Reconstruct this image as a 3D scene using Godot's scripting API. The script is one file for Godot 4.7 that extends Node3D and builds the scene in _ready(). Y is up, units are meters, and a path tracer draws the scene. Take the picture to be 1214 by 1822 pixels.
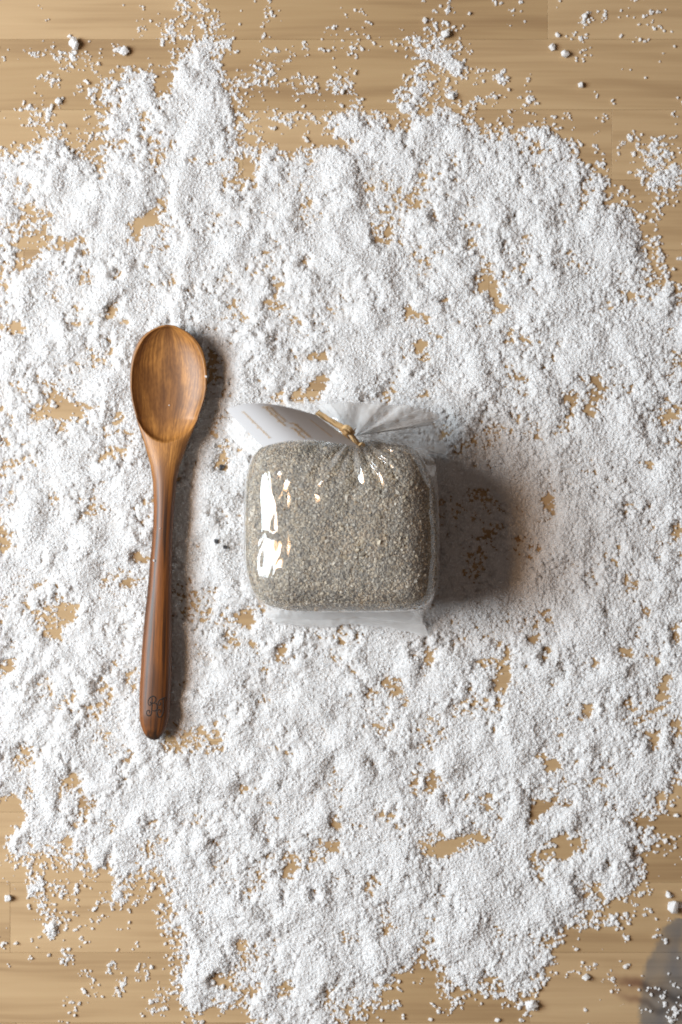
extends Node3D
# A top view of a clear bag of grey salt and a wooden spoon on spilled white salt, on a butcher-block table.
# Places are measured in MM-like units «u» of 0.27 mm on the table top, origin at the table point under the camera.

const U := 0.00027          # metres per unit
const CAM_H := 0.80         # camera height over the table top
const CX := 607.0
const CY := 911.0

var rng := RandomNumberGenerator.new()
var n_low := FastNoiseLite.new()
var n_mid := FastNoiseLite.new()
var n_fine := FastNoiseLite.new()
var n_wood := FastNoiseLite.new()
var n_wood2 := FastNoiseLite.new()
var used := {}

# ---------------------------------------------------------------- helpers
func at(x: float, y: float, h: float = 0.0) -> Vector3:
	var s := 1.0 - h / CAM_H
	return Vector3((x - CX) * U * s, h, (y - CY) * U * s)

func lin(r: float, g: float, b: float, a: float = 1.0) -> Color:
	return Color(r, g, b, a).linear_to_srgb()

func numbered(n: String) -> String:
	if not used.has(n):
		used[n] = 0
		return n
	used[n] += 1
	return "%s_%03d" % [n, used[n]]

func thing(called: String, label: String, category: String, where: Vector3 = Vector3.ZERO, group: String = "") -> Node3D:
	var o := Node3D.new()
	o.name = numbered(called)
	add_child(o)
	o.position = where
	tag(o, label, category, group)
	return o

func tag(o: Node, label: String, category: String, group: String = "") -> void:
	o.set_meta("label", label)
	o.set_meta("category", category)
	if group != "":
		o.set_meta("group", group)

func part(called: String, m: Mesh, mat: Material, parent: Node3D) -> MeshInstance3D:
	var o := MeshInstance3D.new()
	o.name = called
	o.mesh = m
	o.material_override = mat
	parent.add_child(o, true)
	return o

func noise(n: FastNoiseLite, sd: int, period: float, oct: int = 1) -> void:
	n.seed = sd
	n.frequency = 1.0 / period
	n.noise_type = FastNoiseLite.TYPE_SIMPLEX_SMOOTH
	n.fractal_type = FastNoiseLite.FRACTAL_FBM if oct > 1 else FastNoiseLite.FRACTAL_NONE
	n.fractal_octaves = oct

# rows: Array of PackedVector3Array of one length; makes a smooth sheet. r0..r1 limits the rows that are drawn (normals come from all).
func sheet(rows: Array, closed: bool, flip: bool, origin: Vector3 = Vector3.ZERO, r0: int = 0, r1: int = -1) -> ArrayMesh:
	var nr: int = rows.size()
	var nc: int = rows[0].size()
	var nrm := PackedVector3Array()
	nrm.resize(nr * nc)
	var last: int = nc if closed else nc - 1
	for i in nr - 1:
		for j in last:
			var k := (j + 1) % nc
			var a: Vector3 = rows[i][j]
			var b: Vector3 = rows[i][k]
			var c: Vector3 = rows[i + 1][k]
			var d: Vector3 = rows[i + 1][j]
			var n := (c - a).cross(d - b) * 1e6
			if not flip:
				n = -n
			nrm[i * nc + j] += n
			nrm[i * nc + k] += n
			nrm[(i + 1) * nc + j] += n
			nrm[(i + 1) * nc + k] += n
	if r1 < 0:
		r1 = nr - 1
	var vs := PackedVector3Array()
	var ns := PackedVector3Array()
	var uv := PackedVector2Array()
	var ix := PackedInt32Array()
	for i in range(r0, r1 + 1):
		for j in nc:
			vs.append(rows[i][j] - origin)
			ns.append(nrm[i * nc + j].normalized())
			uv.append(Vector2(float(j) / (nc - 1), float(i) / (nr - 1)))
	for i in r1 - r0:
		for j in last:
			var k := (j + 1) % nc
			var a := i * nc + j
			var b := i * nc + k
			var c := (i + 1) * nc + k
			var d := (i + 1) * nc + j
			if flip:
				ix.append_array([a, c, b, a, d, c])
			else:
				ix.append_array([a, b, c, a, c, d])
	var arr := []
	arr.resize(Mesh.ARRAY_MAX)
	arr[Mesh.ARRAY_VERTEX] = vs
	arr[Mesh.ARRAY_NORMAL] = ns
	arr[Mesh.ARRAY_TEX_UV] = uv
	arr[Mesh.ARRAY_INDEX] = ix
	var m := ArrayMesh.new()
	m.add_surface_from_arrays(Mesh.PRIMITIVE_TRIANGLES, arr)
	return m

# a tube along points with radii; flat < 1 presses it
func tube(st: SurfaceTool, pts: PackedVector3Array, rad: float, taper: float = 0.0, sides: int = 6, squash: float = 1.0) -> void:
	var rings := []
	for i in pts.size():
		var d: Vector3 = (pts[mini(i + 1, pts.size() - 1)] - pts[maxi(i - 1, 0)]).normalized()
		var side := d.cross(Vector3.UP).normalized()
		var up := side.cross(d).normalized()
		var f := float(i) / (pts.size() - 1)
		var r := rad * (1.0 - taper * absf(f * 2.0 - 1.0))
		var ring := PackedVector3Array()
		for k in sides:
			var a := TAU * k / sides
			ring.append(pts[i] + side * cos(a) * r + up * sin(a) * r * squash)
		rings.append(ring)
	for i in rings.size() - 1:
		for k in sides:
			var q := (k + 1) % sides
			st.add_vertex(rings[i][k]); st.add_vertex(rings[i][q]); st.add_vertex(rings[i + 1][q])
			st.add_vertex(rings[i][k]); st.add_vertex(rings[i + 1][q]); st.add_vertex(rings[i + 1][k])
	for e in [0, rings.size() - 1]:
		for k in range(1, sides - 1):
			st.add_vertex(rings[e][0]); st.add_vertex(rings[e][k]); st.add_vertex(rings[e][k + 1])

# smooth curve through points
func curve(pts: Array, steps: int = 6) -> Array:
	var out := []
	for i in pts.size() - 1:
		var a = pts[maxi(i - 1, 0)]
		var b = pts[i]
		var c = pts[i + 1]
		var d = pts[mini(i + 2, pts.size() - 1)]
		for k in steps:
			out.append(b.cubic_interpolate(c, a, d, float(k) / steps))
	out.append(pts[-1])
	return out

# table of (key, value) looked up with straight lines between
func look(t: Array, k: float) -> float:
	if k <= t[0].x:
		return t[0].y
	for i in t.size() - 1:
		if k <= t[i + 1].x:
			return lerpf(t[i].y, t[i + 1].y, (k - t[i].x) / (t[i + 1].x - t[i].x))
	return t[-1].y

# an irregular crystal: a cube with its corners pulled about
func crystal(sd: int, rough: float) -> ArrayMesh:
	var r := RandomNumberGenerator.new()
	r.seed = sd
	var st := SurfaceTool.new()
	st.begin(Mesh.PRIMITIVE_TRIANGLES)
	crystal_into(st, Transform3D(), r, rough)
	st.generate_normals()
	return st.commit()

func crystal_into(st: SurfaceTool, t: Transform3D, r: RandomNumberGenerator, rough: float) -> void:
	# cube corners plus a pushed-out middle on each face: 24 triangles
	var c := []
	for k in 8:
		var v := Vector3(1 if k & 1 else -1, 1 if k & 2 else -1, 1 if k & 4 else -1) * 0.78
		c.append(t * (v + Vector3(r.randf_range(-1, 1), r.randf_range(-1, 1), r.randf_range(-1, 1)) * rough))
	for f in [[0, 1, 3, 2], [4, 6, 7, 5], [0, 4, 5, 1], [2, 3, 7, 6], [0, 2, 6, 4], [1, 5, 7, 3]]:
		var mid: Vector3 = (c[f[0]] + c[f[1]] + c[f[2]] + c[f[3]]) / 4.0
		mid = t.origin + (mid - t.origin) * r.randf_range(1.1, 1.4)
		for q in 4:
			st.set_smooth_group(-1)
			st.add_vertex(c[f[q]])
			st.add_vertex(c[f[(q + 1) % 4]])
			st.add_vertex(mid)

# ---------------------------------------------------------------- salt coverage
const G := 8.0
const GX0 := -160.0
const GY0 := -160.0
const GW := 194
const GH := 270
var cover := PackedFloat32Array()

func blur(a: PackedFloat32Array, r: int) -> PackedFloat32Array:
	var b := a.duplicate()
	for y in GH:
		var s := 0.0
		for x in range(-r, GW + r):
			if x + r < GW and x + r >= 0:
				s += a[y * GW + x + r]
			if x >= 0 and x < GW:
				b[y * GW + x] = s / (2 * r + 1)
			if x - r >= 0:
				s -= a[y * GW + x - r]
	var c := b.duplicate()
	for x in GW:
		var s := 0.0
		for y in range(-r, GH + r):
			if y + r < GH and y + r >= 0:
				s += b[(y + r) * GW + x]
			if y >= 0 and y < GH:
				c[y * GW + x] = s / (2 * r + 1)
			if y - r >= 0:
				s -= b[(y - r) * GW + x]
	return c

func blob(x: float, y: float, rx: float, ry: float, deg: float, amp: float) -> void:
	var reach := maxf(rx, ry) * 2.2
	var ca := cos(deg_to_rad(deg))
	var sa := sin(deg_to_rad(deg))
	for j in range(maxi(0, int((y - reach - GY0) / G)), mini(GH, int((y + reach - GY0) / G) + 2)):
		for i in range(maxi(0, int((x - reach - GX0) / G)), mini(GW, int((x + reach - GX0) / G) + 2)):
			var dx := GX0 + i * G - x
			var dy := GY0 + j * G - y
			var p := (dx * ca + dy * sa) / rx
			var q := (-dx * sa + dy * ca) / ry
			cover[j * GW + i] += amp * exp(-pow(p * p + q * q, 1.5))

func make_cover() -> void:
	cover.resize(GW * GH)
	var outline := PackedVector2Array([
		Vector2(-110, 300), Vector2(-40, 262), Vector2(30, 275), Vector2(66, 258), Vector2(120, 248), Vector2(165, 262), Vector2(185, 236), Vector2(205, 192), Vector2(222, 150), Vector2(240, 118),
		Vector2(300, 110), Vector2(330, 70), Vector2(372, 92), Vector2(392, 140), Vector2(410, 190), Vector2(424, 236), Vector2(440, 272), Vector2(520, 268), Vector2(590, 258), Vector2(600, 190), Vector2(640, 158),
		Vector2(668, 190), Vector2(690, 240), Vector2(735, 215), Vector2(780, 185), Vector2(850, 195), Vector2(874, 232), Vector2(905, 225), Vector2(925, 268), Vector2(985, 272), Vector2(1030, 290), Vector2(1052, 330),
		Vector2(1100, 352), Vector2(1148, 376), Vector2(1172, 430), Vector2(1190, 490), Vector2(1260, 540), Vector2(1330, 700), Vector2(1340, 1000), Vector2(1290, 1250), Vector2(1220, 1380), Vector2(1195, 1450),
		Vector2(1165, 1530), Vector2(1140, 1590), Vector2(1075, 1600), Vector2(1010, 1640), Vector2(985, 1690), Vector2(968, 1740), Vector2(935, 1772), Vector2(880, 1758), Vector2(810, 1745), Vector2(775, 1725),
		Vector2(722, 1735), Vector2(690, 1775), Vector2(640, 1800), Vector2(600, 1850), Vector2(500, 1850), Vector2(420, 1800), Vector2(340, 1795), Vector2(320, 1720), Vector2(292, 1665), Vector2(308, 1575),
		Vector2(240, 1560), Vector2(170, 1568), Vector2(60, 1562), Vector2(38, 1530), Vector2(40, 1460), Vector2(-10, 1425), Vector2(-90, 1380), Vector2(-140, 1000), Vector2(-150, 600)])
	for j in GH:
		for i in GW:
			cover[j * GW + i] = 1.0 if Geometry2D.is_point_in_polygon(Vector2(GX0 + i * G, GY0 + j * G), outline) else 0.0
	cover = blur(blur(cover, 3), 3)
	for k in cover.size():
		cover[k] = cover[k] * 2.0 - 1.0
	# patches of salt beyond the edge (positive) and bare patches within it (negative): x, y, rx, ry, turn, amount
	for b in [
		[350, 30, 50, 34, 0, 1.0], [380, 70, 40, 40, 0, 0.9], [300, 70, 34, 20, -30, .8], [245, 25, 20, 14, 0, .75], [235, 55, 22, 14, 0, .7], [215, 92, 9, 14, 0, 1.0], [420, 85, 20, 14, 20, .65],
		[480, 110, 40, 34, -30, 1.0], [455, 160, 34, 40, 0, .95], [545, 160, 30, 34, 0, 1.0], [540, 80, 14, 12, 0, .9], [600, 150, 34, 30, 0, .8], [500, 205, 80, 16, 0, .95], [560, 215, 60, 16, 0, .9],
		[85, 95, 24, 14, 0, .85], [128, 115, 12, 22, 0, .9], [95, 150, 24, 22, 0, .75], [45, 190, 22, 16, 0, .95], [80, 200, 20, 14, 0, .8], [150, 165, 28, 20, 20, .95], [190, 165, 20, 24, 0, .8], [105, 182, 9, 8, 0, 1.0],
		[100, 225, 16, 12, 0, .8], [20, 255, 30, 20, 0, .6], [760, 85, 28, 30, 0, 1.1], [708, 85, 26, 22, 0, 1.05], [790, 105, 18, 20, 20, 1.05], [820, 130, 16, 22, 0, 1.15], [735, 65, 16, 18, 0, .8], [770, 50, 20, 16, 0, .7], [640, 85, 18, 16, 0, .6],
		[855, 133, 12, 12, 0, .9], [890, 133, 14, 16, 0, 1.15], [745, 150, 22, 36, 0, .95], [712, 170, 20, 34, 0, 1.0], [850, 180, 22, 12, -30, .9], [800, 160, 16, 12, 0, .7], [1003, 205, 20, 14, 0, 1.1], [940, 180, 16, 10, -20, .8],
		[960, 240, 34, 16, 0, .95], [1010, 255, 24, 18, 0, .9], [1130, 250, 44, 26, 10, 1.15], [1080, 270, 30, 24, 0, 1.0], [1180, 270, 24, 30, 0, 1.05], [1140, 300, 40, 18, 0, .9], [1200, 320, 24, 24, 0, .8], [1160, 330, 30, 20, 0, .75],
		[1190, 370, 24, 30, 0, .7], [1060, 215, 24, 10, 10, .7], [1210, 440, 20, 40, 0, .5],
		[75, 1615, 22, 18, 0, 1.1], [90, 1650, 16, 26, 0, 1.1], [118, 1700, 14, 20, 20, 1.3], [150, 1670, 16, 10, 0, .85], [200, 1675, 10, 14, 0, .8], [245, 1680, 16, 12, 0, .95], [215, 1600, 20, 12, 0, .85], [255, 1605, 20, 14, 0, 1.0],
		[215, 1758, 16, 26, 30, 1.25], [262, 1728, 16, 20, 30, 1.25], [280, 1790, 28, 26, 0, 1.1], [160, 1730, 14, 8, 0, .75], [200, 1718, 16, 8, 0, .7], [20, 1480, 20, 26, 0, .7], [50, 1590, 20, 14, 0, .6], [115, 1590, 26, 14, 0, .75], [340, 1770, 20, 30, 0, .6],
		[1095, 1640, 30, 20, 0, .85], [1110, 1660, 22, 14, 0, .95], [1040, 1640, 30, 24, 0, .8], [1020, 1725, 18, 12, -30, 1.05], [1040, 1680, 26, 18, 0, .6], [1000, 1660, 20, 20, 0, .5], [1190, 1500, 18, 26, 0, .7], [1180, 1560, 14, 14, 0, .5],
		[975, 1725, 16, 30, 0, .5], [900, 1770, 40, 8, 0, .6], [700, 1790, 20, 8, 0, .7],
		# bare patches
		[560, 252, 90, 9, 0, -1.2], [625, 268, 26, 10, 10, -1.0], [290, 150, 16, 26, 20, -1.5], [285, 365, 12, 34, 40, -1.35], [250, 395, 30, 12, -20, -1.3], [440, 300, 20, 14, 40, -1.0], [345, 285, 10, 8, 0, -1],
		[20, 395, 34, 30, 0, -.9], [60, 440, 44, 26, -30, -.85], [120, 435, 24, 10, -30, -1.1], [85, 490, 20, 16, 0, -1.0], [155, 495, 18, 14, 0, -1.2], [45, 470, 18, 20, 0, -.9], [20, 330, 30, 34, 0, -.75], [60, 380, 30, 18, 0, -.8],
		[240, 415, 16, 24, 10, -1.3], [265, 395, 26, 10, 10, -1.1], [205, 548, 11, 32, 38, -1.75], [213, 490, 10, 12, 0, -1.1], [220, 575, 12, 10, 0, -1.2], [35, 585, 17, 10, 0, -1.5], [345, 566, 7, 6, 0, -1.2], [137, 575, 8, 6, 0, -1.0],
		[95, 725, 34, 20, 0, -1.35], [62, 745, 16, 18, 0, -1.2], [140, 730, 14, 16, 0, -1.1], [112, 765, 10, 10, 0, -1.2], [70, 690, 50, 14, -10, -.6], [65, 655, 12, 6, 20, -.9], [95, 882, 12, 16, 0, -1.45], [120, 970, 6, 12, 0, -1.1], [245, 990, 12, 10, 0, -1.3],
		[228, 1036, 20, 8, -20, -1.4], [100, 1110, 30, 34, 0, -1.05], [130, 1090, 16, 20, 0, -1.0], [10, 965, 10, 30, 0, -.8], [10, 1190, 20, 14, -20, -1.2], [33, 1220, 12, 8, 0, -.8], [60, 1130, 16, 18, 30, -.7],
		[40, 1350, 22, 24, 30, -.9], [125, 1392, 16, 12, 0, -1.5], [148, 1420, 10, 14, 0, -1.4], [165, 1437, 10, 12, 0, -1.4], [52, 1412, 8, 14, 0, -1.3], [175, 1415, 18, 10, -30, -1.0], [105, 1420, 6, 12, 0, -1.2], [122, 1503, 8, 10, 0, -1.4], [200, 1470, 6, 16, 10, -1.2],
		[196, 1525, 6, 22, 12, -1.4], [263, 1505, 9, 8, 0, -1.2], [188, 1562, 12, 18, -15, -1.5], [80, 1530, 26, 14, 0, -.9], [130, 1555, 40, 16, 0, -.75], [15, 1450, 24, 36, 0, -1.2], [310, 1330, 34, 26, 0, -.8], [345, 1305, 20, 16, 0, -.75], [385, 1320, 9, 8, 0, -1.3],
		[380, 632, 8, 16, -40, -1.9], [376, 660, 8, 22, 0, -1.4], [395, 828, 12, 20, 0, -1.3], [350, 840, 10, 20, 20, -.7], [545, 465, 14, 18, -30, -1.1], [484, 540, 10, 14, 30, -1.25], [430, 560, 24, 30, 0, -.6], [685, 430, 10, 34, 10, -1.15], [668, 415, 10, 20, 0, -.9],
		[725, 555, 12, 14, -20, -1.3], [790, 535, 12, 8, 20, -1.25], [752, 622, 16, 20, 0, -1.5], [780, 600, 14, 8, 20, -.9], [570, 680, 28, 14, -20, -1.5], [530, 707, 12, 12, 0, -1.4], [560, 695, 14, 12, 0, -1.1], [555, 635, 40, 10, 0, -.8], [410, 690, 14, 40, 0, -.6], [412, 612, 10, 20, 0, -.7],
		[430, 295, 16, 22, 0, -.8], [515, 515, 60, 40, 20, -.3], [735, 360, 30, 20, 0, -.6], [470, 385, 30, 10, 0, -.8], [770, 380, 10, 24, 0, -.8],
		[868, 490, 24, 36, 0, -1.1], [855, 505, 16, 18, 0, -1.2], [840, 435, 14, 14, 0, -1.1], [880, 520, 12, 20, -10, -1.3], [890, 550, 16, 16, 0, -1.4], [908, 590, 10, 12, 0, -1.3], [868, 565, 10, 14, 0, -1.1], [938, 424, 8, 14, 0, -1.2],
		[1015, 705, 14, 16, 20, -1.7], [1060, 685, 12, 18, 0, -1.6], [1030, 672, 14, 8, 0, -1.1], [1050, 730, 10, 20, -15, -1.7], [1070, 715, 14, 12, 0, -.9], [1003, 608, 5, 8, 0, -1.2], [1110, 655, 16, 20, 0, -.7], [1185, 740, 14, 30, 0, -.9], [845, 705, 8, 14, 0, -1.0], [915, 745, 10, 10, 0, -.7],
		[1195, 400, 14, 34, -10, -1.1], [1150, 400, 14, 30, -20, -.8], [1205, 470, 16, 40, 0, -.6], [1200, 560, 14, 60, 0, -.5], [1160, 470, 10, 40, -20, -.5],
		[978, 897, 13, 24, -15, -2.1], [962, 925, 8, 8, 0, -1.5], [1148, 825, 18, 9, 20, -1.9], [1112, 803, 8, 10, 0, -1.3], [1053, 838, 12, 6, 0, -1.0], [1155, 905, 8, 10, 0, -1.1], [1170, 990, 9, 12, 0, -1.2], [1115, 1030, 9, 10, 0, -1.2], [1085, 1090, 12, 12, 0, -1.3], [1155, 1090, 16, 10, 0, -1.3],
		[1205, 945, 12, 16, 0, -1.0], [1205, 1130, 14, 20, 0, -1.1], [1110, 1160, 16, 12, 40, -1.5], [1060, 1185, 10, 20, -30, -1.2], [905, 1160, 8, 10, 0, -1.3], [948, 1140, 12, 10, 0, -1.2], [897, 1205, 9, 30, 8, -1.9], [940, 1185, 10, 12, 0, -1.5], [970, 1160, 14, 14, 0, -1.0], [985, 1215, 12, 8, 0, -1.4],
		[860, 1185, 22, 12, 0, -.9], [890, 1255, 6, 14, 0, -1.3], [1180, 1230, 14, 32, 20, -1.7], [1118, 1250, 7, 12, 0, -1.3], [1165, 1310, 10, 30, 15, -1.5], [1205, 1300, 12, 26, 0, -1.6], [1045, 1265, 10, 20, 30, -1.0], [1150, 1305, 14, 10, 0, -.9],
		[710, 1220, 16, 16, 0, -1.35], [690, 1190, 14, 20, 0, -.7], [760, 1175, 10, 24, 0, -.9], [745, 1225, 8, 10, 0, -.9], [450, 1145, 9, 12, -30, -1.7], [500, 1155, 8, 12, 0, -1.4], [415, 1130, 20, 40, 0, -.9], [440, 1100, 14, 14, 0, -1.2], [470, 1170, 30, 30, 0, -.5], [380, 1160, 20, 24, 0, -.7],
		[670, 1362, 7, 12, -20, -1.3], [790, 1295, 14, 10, 0, -.9], [785, 1390, 14, 10, 40, -.9], [600, 1465, 10, 12, 0, -1.6], [590, 1505, 18, 16, 0, -1.3], [435, 1405, 10, 8, 0, -1.2], [475, 1420, 10, 6, 0, -1.0], [490, 1455, 14, 12, 0, -.9], [515, 1550, 10, 30, 10, -1.1], [560, 1590, 12, 12, 0, -1.2], [505, 1600, 6, 14, 0, -1.0],
		[765, 1400, 12, 30, 10, -1.0], [795, 1420, 8, 14, 0, -1.0], [765, 1500, 30, 20, 0, -1.0], [820, 1500, 44, 13, -20, -2.0], [790, 1515, 20, 12, 0, -1.6], [985, 1360, 20, 10, 0, -1.2], [960, 1345, 12, 10, 0, -1.5], [975, 1362, 16, 8, -10, -1.5], [965, 1435, 20, 12, -15, -1.9], [1008, 1430, 16, 10, 0, -1.2], [945, 1460, 8, 16, 20, -1.5],
		[1000, 1510, 46, 26, -10, -1.5], [1010, 1395, 14, 8, 0, -1.0], [1090, 1370, 12, 10, 0, -.9], [1080, 1430, 14, 10, 0, -.7], [1130, 1460, 20, 12, 0, -1.2], [1180, 1470, 20, 20, 0, -1.0], [1055, 1575, 26, 16, 0, -1.3], [1080, 1545, 12, 30, 0, -.8], [1030, 1570, 16, 20, 0, -.9], [960, 1545, 14, 30, 0, -.8],
		[1150, 1530, 26, 20, 0, -.8], [875, 1660, 14, 20, 0, -.5], [685, 1655, 8, 8, 0, -1.4], [755, 1670, 14, 16, 0, -.9], [690, 1640, 30, 14, 0, -.6], [440, 1600, 10, 8, 0, -.9], [390, 1745, 22, 12, 0, -1.8], [480, 1700, 10, 18, 0, -.9], [510, 1760, 16, 26, 0, -1.2], [430, 1680, 10, 20, 0, -.9], [400, 1690, 8, 10, 0, -.8], [450, 1760, 16, 12, 0, -.7],
		[760, 1735, 20, 10, 0, -.7], [870, 965, 85, 95, 0, -.35], [850, 880, 26, 14, 0, -.7], [800, 800, 30, 24, 0, -.3], [660, 960, 150, 130, 0, -.5]]:
		blob(b[0], b[1], b[2], b[3], b[4], b[5])

func covered(x: float, y: float) -> float:
	var fx := clampf((x - GX0) / G, 0.0, GW - 1.001)
	var fy := clampf((y - GY0) / G, 0.0, GH - 1.001)
	var i := int(fx)
	var j := int(fy)
	fx -= i
	fy -= j
	var k := j * GW + i
	return lerpf(lerpf(cover[k], cover[k + 1], fx), lerpf(cover[k + GW], cover[k + GW + 1], fx), fy)

# depth of the salt in layers
func depth(x: float, y: float) -> float:
	return 1.62 * covered(x, y) + 1.55 * n_low.get_noise_2d(x, y) + 1.25 * n_mid.get_noise_2d(x, y) + 1.9 * n_fine.get_noise_2d(x, y) + 0.17

# how thick the salt lies without its fine unevenness
func spread(x: float, y: float) -> float:
	return 1.62 * covered(x, y) + 1.55 * n_low.get_noise_2d(x, y) + 0.8 * n_mid.get_noise_2d(x, y)

# height of the salt's surface: gentle heaps where it lies thick
func surface(x: float, y: float, d: float) -> float:
	return minf(maxf(d, 0.0), 3.0) * 0.00016 + 0.0032 * smoothstep(0.0, 2.2, spread(x, y)) * (0.5 + 0.5 * smoothstep(-0.2, 1.2, d)) * clampf(0.45 + 0.9 * n_low.get_noise_2d(x * 1.2 + 3000.0, y * 1.2), 0.0, 1.3)

# ---------------------------------------------------------------- spoon shape
var sp_l := [Vector2(577.5, 297), Vector2(579, 287), Vector2(585, 273), Vector2(592, 261), Vector2(601, 251), Vector2(612, 244), Vector2(626, 237.5), Vector2(645, 233), Vector2(667, 231), Vector2(690, 231.5), Vector2(710, 234), Vector2(725, 237.5), Vector2(750, 244), Vector2(774, 252), Vector2(790, 257), Vector2(807, 262), Vector2(830, 268), Vector2(856, 272), Vector2(900, 273.5), Vector2(939, 272.5), Vector2(970, 270), Vector2(1000, 267), Vector2(1044, 263.5), Vector2(1097, 257.5), Vector2(1150, 253), Vector2(1202, 250), Vector2(1244, 248), Vector2(1274, 248.3), Vector2(1288, 250), Vector2(1300, 254), Vector2(1309, 259), Vector2(1315, 266), Vector2(1317, 274)]
var sp_r := [Vector2(577.5, 299), Vector2(579, 310), Vector2(585, 324), Vector2(592, 336), Vector2(601, 346), Vector2(612, 355), Vector2(626, 362), Vector2(645, 367), Vector2(667, 369), Vector2(690, 368), Vector2(710, 364.5), Vector2(725, 359.5), Vector2(750, 351), Vector2(774, 341), Vector2(790, 334), Vector2(807, 328), Vector2(830, 320), Vector2(856, 314.6), Vector2(900, 310.5), Vector2(939, 308), Vector2(970, 306.5), Vector2(1000, 306), Vector2(1044, 306), Vector2(1097, 306), Vector2(1150, 305.5), Vector2(1202, 305), Vector2(1244, 303), Vector2(1274, 301.5), Vector2(1288, 298), Vector2(1300, 293.5), Vector2(1309, 288), Vector2(1315, 283), Vector2(1317, 276)]
# along the length: height of the side line, height of the top over it, depth of the belly under it (mm)
var sp_mid := [Vector2(577, 12.5), Vector2(680, 11.0), Vector2(780, 9.5), Vector2(860, 8.5), Vector2(1000, 8.0), Vector2(1200, 7.5), Vector2(1290, 7.2), Vector2(1317, 7.0)]
var sp_up := [Vector2(577, 0.3), Vector2(590, 0.9), Vector2(690, 1.2), Vector2(745, 1.9), Vector2(790, 3.2), Vector2(860, 4.2), Vector2(1000, 4.6), Vector2(1200, 4.8), Vector2(1275, 4.2), Vector2(1300, 2.8), Vector2(1312, 1.4), Vector2(1317, 0.3)]
var sp_down := [Vector2(577, 0.5), Vector2(590, 4.0), Vector2(620, 7.2), Vector2(680, 8.8), Vector2(740, 8.0), Vector2(800, 6.0), Vector2(860, 5.0), Vector2(1200, 5.0), Vector2(1290, 4.4), Vector2(1310, 2.5), Vector2(1317, 0.3)]

func spoon_top(x: float, y: float) -> float:
	var l := look(sp_l, y)
	var r := look(sp_r, y)
	var u := clampf((x - (l + r) * 0.5) / maxf((r - l) * 0.5, 0.01), -1, 1)
	var h := look(sp_mid, y) + look(sp_up, y) * pow(maxf(0.0, 1.0 - pow(absf(u), 2.3)), 0.5)
	# the hollow of the bowl
	var w := (r - l) * 0.5 - 3.0
	var t := (y - 683.0) / 102.0
	if absf(t) < 1.0 and w > 1.0:
		var across := 65.0 * pow(1.0 - pow(absf(t), 2.25), 0.5)
		across = minf(across, w) if t < 0.6 else across
		var q := absf(x - (l + r) * 0.5 + (0.0)) / maxf(across, 0.5)
		var f := maxf(0.0, 1.0 - pow(q, 2.3)) * pow(maxf(0.0, 1.0 - pow(absf(t), 3.2)), 0.75)
		h -= 6.4 * pow(f, 0.8 if t < 0.0 else lerpf(0.8, 0.5, t))
	return h * 0.001

func in_spoon(x: float, y: float, grow: float) -> bool:
	return y > 577 - grow and y < 1317 + grow and x > look(sp_l, y) - grow and x < look(sp_r, y) + grow

# ---------------------------------------------------------------- bag shape
const BX := 608.0
const BY := 935.0

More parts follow.
